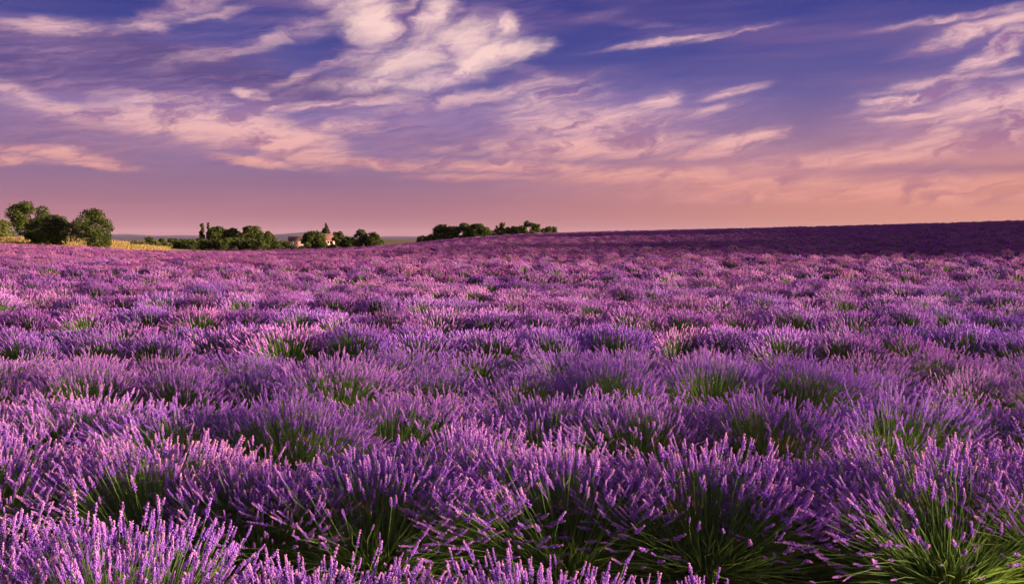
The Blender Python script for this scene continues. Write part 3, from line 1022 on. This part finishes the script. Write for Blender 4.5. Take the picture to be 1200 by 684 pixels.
for k, px in enumerate((203, 213, 224, 236, 248, 262, 275, 288, 303, 318, 331, 344, 354)):
    tree(px, [279, 280, 280, 279, 279, 278, 278, 278, 279, 279, 282, 287.5, 288][k], [10, 11, 11, 12, 12, 13, 13, 13, 12, 12, 10, 8, 6][k], 335 + 4 * math.sin(k * 2.1),
         'dark green shrub in the long hedge before the farmhouse', 'shrub', seed=20 + k, group=G_H)
tree(237.5, 262, 4.5, 350, 'thin ragged poplar with the wider top above the hedge', 'poplar', seed=40)
tree(245, 261, 3.2, 352, 'narrowest ragged poplar rising above the hedge', 'poplar', seed=41)
tree(257, 265, 15, 346, 'round tree above the hedge next to the ragged poplars', seed=42)
tree(272, 267, 14, 348, 'rounded tree above the hedge between two taller round trees', seed=43)
tree(285, 273, 12, 342, 'low rounded tree tucked into the hedge below the tallest round tree', seed=44)
tree(296, 264.5, 16, 345, 'tallest broad round tree above the hedge', seed=45)
tree(314, 271, 10, 349, 'slim tree at the farmhouse end of the tall hedge trees', seed=46)
tree(387, 287.3, 8, 372, 'low dark shrub below the two windows of the bright farmhouse wall', 'shrub', seed=39)
tree(368, 271, 17, 352, 'round green tree hiding the middle of the farmhouse', seed=47, skirt=0.02)
tree(382.3, 262, 11, 430, 'dark pointed conifer behind the farmhouse roof', 'conifer', seed=48)
tree(398, 271, 9, 385, 'upright green tree against the bright end wall of the farmhouse', seed=49, skirt=0.02)
tree(407, 277, 9, 378, 'low round tree between the farmhouse and the broad end tree', seed=50, skirt=0.02)
tree(424, 269, 12, 372, 'broad round tree last but one past the farmhouse', seed=51, skirt=0.02)
tree(438, 272, 10, 370, 'round yellowish tree where the wooded strip past the farmhouse ends', seed=52, skirt=0.02)
G_G = 'trees of the grove behind the lavender hillside'
tree(496, 276, 10, 330, 'low detached shrub-like tree at the lower end of the hillside grove', seed=60, skirt=0.02)
grove = [(518, 263, 15.6), (531, 265, 11.7), (543, 261, 16.9), (558, 262, 16.9), (571, 267, 13.0), (586, 260.5, 9.1), (594, 266, 10.4), (603, 265, 10.4), (612, 264, 10.4), (618, 259, 10.4), (628, 261.5, 9.1), (640, 265, 10.4), (649, 265, 7.8)]
for k, (px, yt, hw) in enumerate(grove):
    tree(px, yt, hw, 322 + 8 * math.sin(k * 1.7), 'round green tree in the grove behind the lavender hillside', seed=61 + k, group=G_G, skirt=0.02)

# ------------------------------------------------------------------ farmhouse
M_WALL = plain('rendered_wall', (0.46, 0.36, 0.31), (0.58, 0.46, 0.40), 0.8, 0.9)
M_ROOF = plain('clay_tile_roof', (0.12, 0.072, 0.062), (0.19, 0.115, 0.095), 1.5, 0.9)
M_GLASS = plain('dark_window_glass', (0.02, 0.02, 0.025), (0.03, 0.03, 0.035), 1.0, 0.15)
M_FRAME = plain('window_frame_paint', (0.30, 0.24, 0.20), (0.36, 0.30, 0.25), 2.0, 0.7)


def box(x0, x1, y0, y1, z0, z1):
    V = np.array([(x, y, z) for z in (z0, z1) for y in (y0, y1) for x in (x0, x1)], float)
    T = np.array([(0, 2, 3), (0, 3, 1), (4, 5, 7), (4, 7, 6), (0, 1, 5), (0, 5, 4), (2, 6, 7), (2, 7, 3), (0, 4, 6), (0, 6, 2), (1, 3, 7), (1, 7, 5)])
    return V, T


hx, hy, hz0 = at(368, 400)
house = link('farmhouse', None)
house.location = (hx, hy, hz0)
house.rotation_euler = (0, 0, R(14))
tag(house, 'pale rendered farmhouse with clay tile roofs half hidden by trees', 'farmhouse')
ZB = EYE - hz0                                 # eye level above the house's ground


def wing(x0, x1, y0, y1, eave, ridge, along_x, wins):
    wl = link('wall', mesh_np('wall', *box(x0, x1, y0, y1, -0.5, eave), M_WALL), house)
    o_, th_ = 0.45, 0.16
    if along_x:
        ym = (y0 + y1) / 2
        V = [(x0 - o_, y0 - o_, eave - 0.12), (x1 + o_, y0 - o_, eave - 0.12), (x1 + o_, ym, ridge), (x0 - o_, ym, ridge), (x0 - o_, y1 + o_, eave - 0.12), (x1 + o_, y1 + o_, eave - 0.12)]
        gab = [((x0 + 0.01, y0, eave - 0.05), (x0 + 0.01, y1, eave - 0.05), (x0 + 0.01, ym, ridge - 0.2)), ((x1 - 0.01, y0, eave - 0.05), (x1 - 0.01, ym, ridge - 0.2), (x1 - 0.01, y1, eave - 0.05))]
    else:
        xm = (x0 + x1) / 2
        V = [(x0 - o_, y1 + o_, eave - 0.12), (x0 - o_, y0 - o_, eave - 0.12), (xm, y0 - o_, ridge), (xm, y1 + o_, ridge), (x1 + o_, y1 + o_, eave - 0.12), (x1 + o_, y0 - o_, eave - 0.12)]
        gab = [((x0, y0 + 0.01, eave - 0.05), (x1, y0 + 0.01, eave - 0.05), (xm, y0 + 0.01, ridge - 0.2)), ((x0, y1 - 0.01, eave - 0.05), (xm, y1 - 0.01, ridge - 0.2), (x1, y1 - 0.01, eave - 0.05))]
    V = np.array(V)
    V = np.concatenate([V, V + np.array([0, 0, th_])])
    T = [(6, 7, 8), (6, 8, 9), (9, 8, 11), (9, 11, 10), (0, 2, 1), (0, 3, 2), (3, 5, 2), (3, 4, 5), (0, 1, 7), (0, 7, 6), (4, 10, 11), (4, 11, 5),
         (1, 2, 8), (1, 8, 7), (2, 5, 11), (2, 11, 8), (0, 6, 9), (0, 9, 3), (3, 9, 10), (3, 10, 4)]
    rf = link('roof', mesh_np('roof', V, T, M_ROOF), house)
    link('gable', mesh_np('gable', np.array(gab).reshape(-1, 3), [(0, 1, 2), (3, 4, 5)], M_WALL), house)
    for wx, wz, ww, wh in wins:
        w = link('window', mesh_np('window', *join([box(wx - ww / 2 - 0.1, wx - ww / 2, y0 - 0.05, y0 + 0.1, wz, wz + wh), box(wx + ww / 2, wx + ww / 2 + 0.1, y0 - 0.05, y0 + 0.1, wz, wz + wh),
                                                     box(wx - ww / 2 - 0.1, wx + ww / 2 + 0.1, y0 - 0.05, y0 + 0.1, wz + wh, wz + wh + 0.1), box(wx - ww / 2 - 0.16, wx + ww / 2 + 0.16, y0 - 0.1, y0 + 0.1, wz - 0.1, wz)]), M_FRAME), house)
        link('pane', mesh_np('pane', *box(wx - ww / 2, wx + ww / 2, y0 - 0.02, y0 + 0.05, wz, wz + wh), M_GLASS), w)
    return rf


rf = wing(-11.2, -1.2, -3.0, 3.2, ZB - 1.45, ZB + 0.15, True, [(-9.6, ZB - 3.1, 0.75, 1.05), (-7.6, ZB - 3.1, 0.75, 1.05), (-5.4, ZB - 3.1, 0.75, 1.05)])
V, T = box(-2.9, -2.3, 0.2, 0.8, ZB - 0.3, ZB + 0.9)
link('chimney', mesh_np('chimney', V, T, M_WALL), rf)
wing(-1.2, 9.4, -4.2, 4.4, ZB - 1.30, ZB + 1.55, True, [(6.6, ZB - 2.75, 0.7, 0.95), (8.2, ZB - 2.75, 0.7, 0.95)])

# ------------------------------------------------------------------ dry grass on the bank
r = np.random.default_rng(77)
N = 9000
px_ = r.uniform(-40, 199, N)
Dg = r.uniform(128, 186, N)
gx_ = (px_ - 600) / F * Dg
rr_, _, _, rc_ = polar(gx_, Dg)
kp = (rr_ > rc_ + 1.5) & (r.uniform(0, 1, N) < 0.9)
kp &= ~((px_ < 60) & (rr_ < rc_ + 8.5))
gx_, Dg = gx_[kp], Dg[kp]
pat = 0.5 + 0.5 * np.sin(gx_ * 0.35 + 1) * np.sin(Dg * 0.22 + gx_ * 0.1)
kp = r.uniform(0, 1, len(gx_)) < 0.25 + 0.75 * pat
gx_, Dg = gx_[kp], Dg[kp]
n = len(gx_)
base = np.stack([gx_, Dg, ground_z(gx_, Dg) - 0.03], -1)
P0, P2, Wd = [], [], []
for k in range(4):
    p0 = base + np.concatenate([r.normal(0, 0.16, (n, 2)), np.zeros((n, 1))], 1)
    P0.append(p0)
    P2.append(p0 + np.stack([r.normal(0, 0.14, n), r.normal(0, 0.14, n), r.uniform(0.3, 0.75, n)], -1))
    Wd.append(r.uniform(0.025, 0.05, n))
P0, P2, Wd = np.concatenate(P0), np.concatenate(P2), np.concatenate(Wd)
tag(link('dry_grass', mesh_np('dry_grass', *blades(P0, P2, Wd, r.uniform(0, 6, len(P0))), M_STRAW)), 'golden dry grass on the bank around the trees', 'grass', kind='stuff')

# ------------------------------------------------------------------ evening haze over the plain
M_HAZE, g = mat('evening_haze')
pv = g.n('ShaderNodeVolumePrincipled')
pv.inputs['Color'].default_value = (0.80, 0.76, 0.92, 1)
pv.inputs['Density'].default_value = 1.6e-5
pv.inputs['Anisotropy'].default_value = 0.0
o = g.n('ShaderNodeOutputMaterial')
g.put(o.inputs['Volume'], pv.outputs[0])
tag(link('haze', mesh_np('haze', *box(-15000, 15000, -15000, 15000, -60, 130), M_HAZE)), 'thin evening haze over the whole plain', 'haze', kind='stuff')
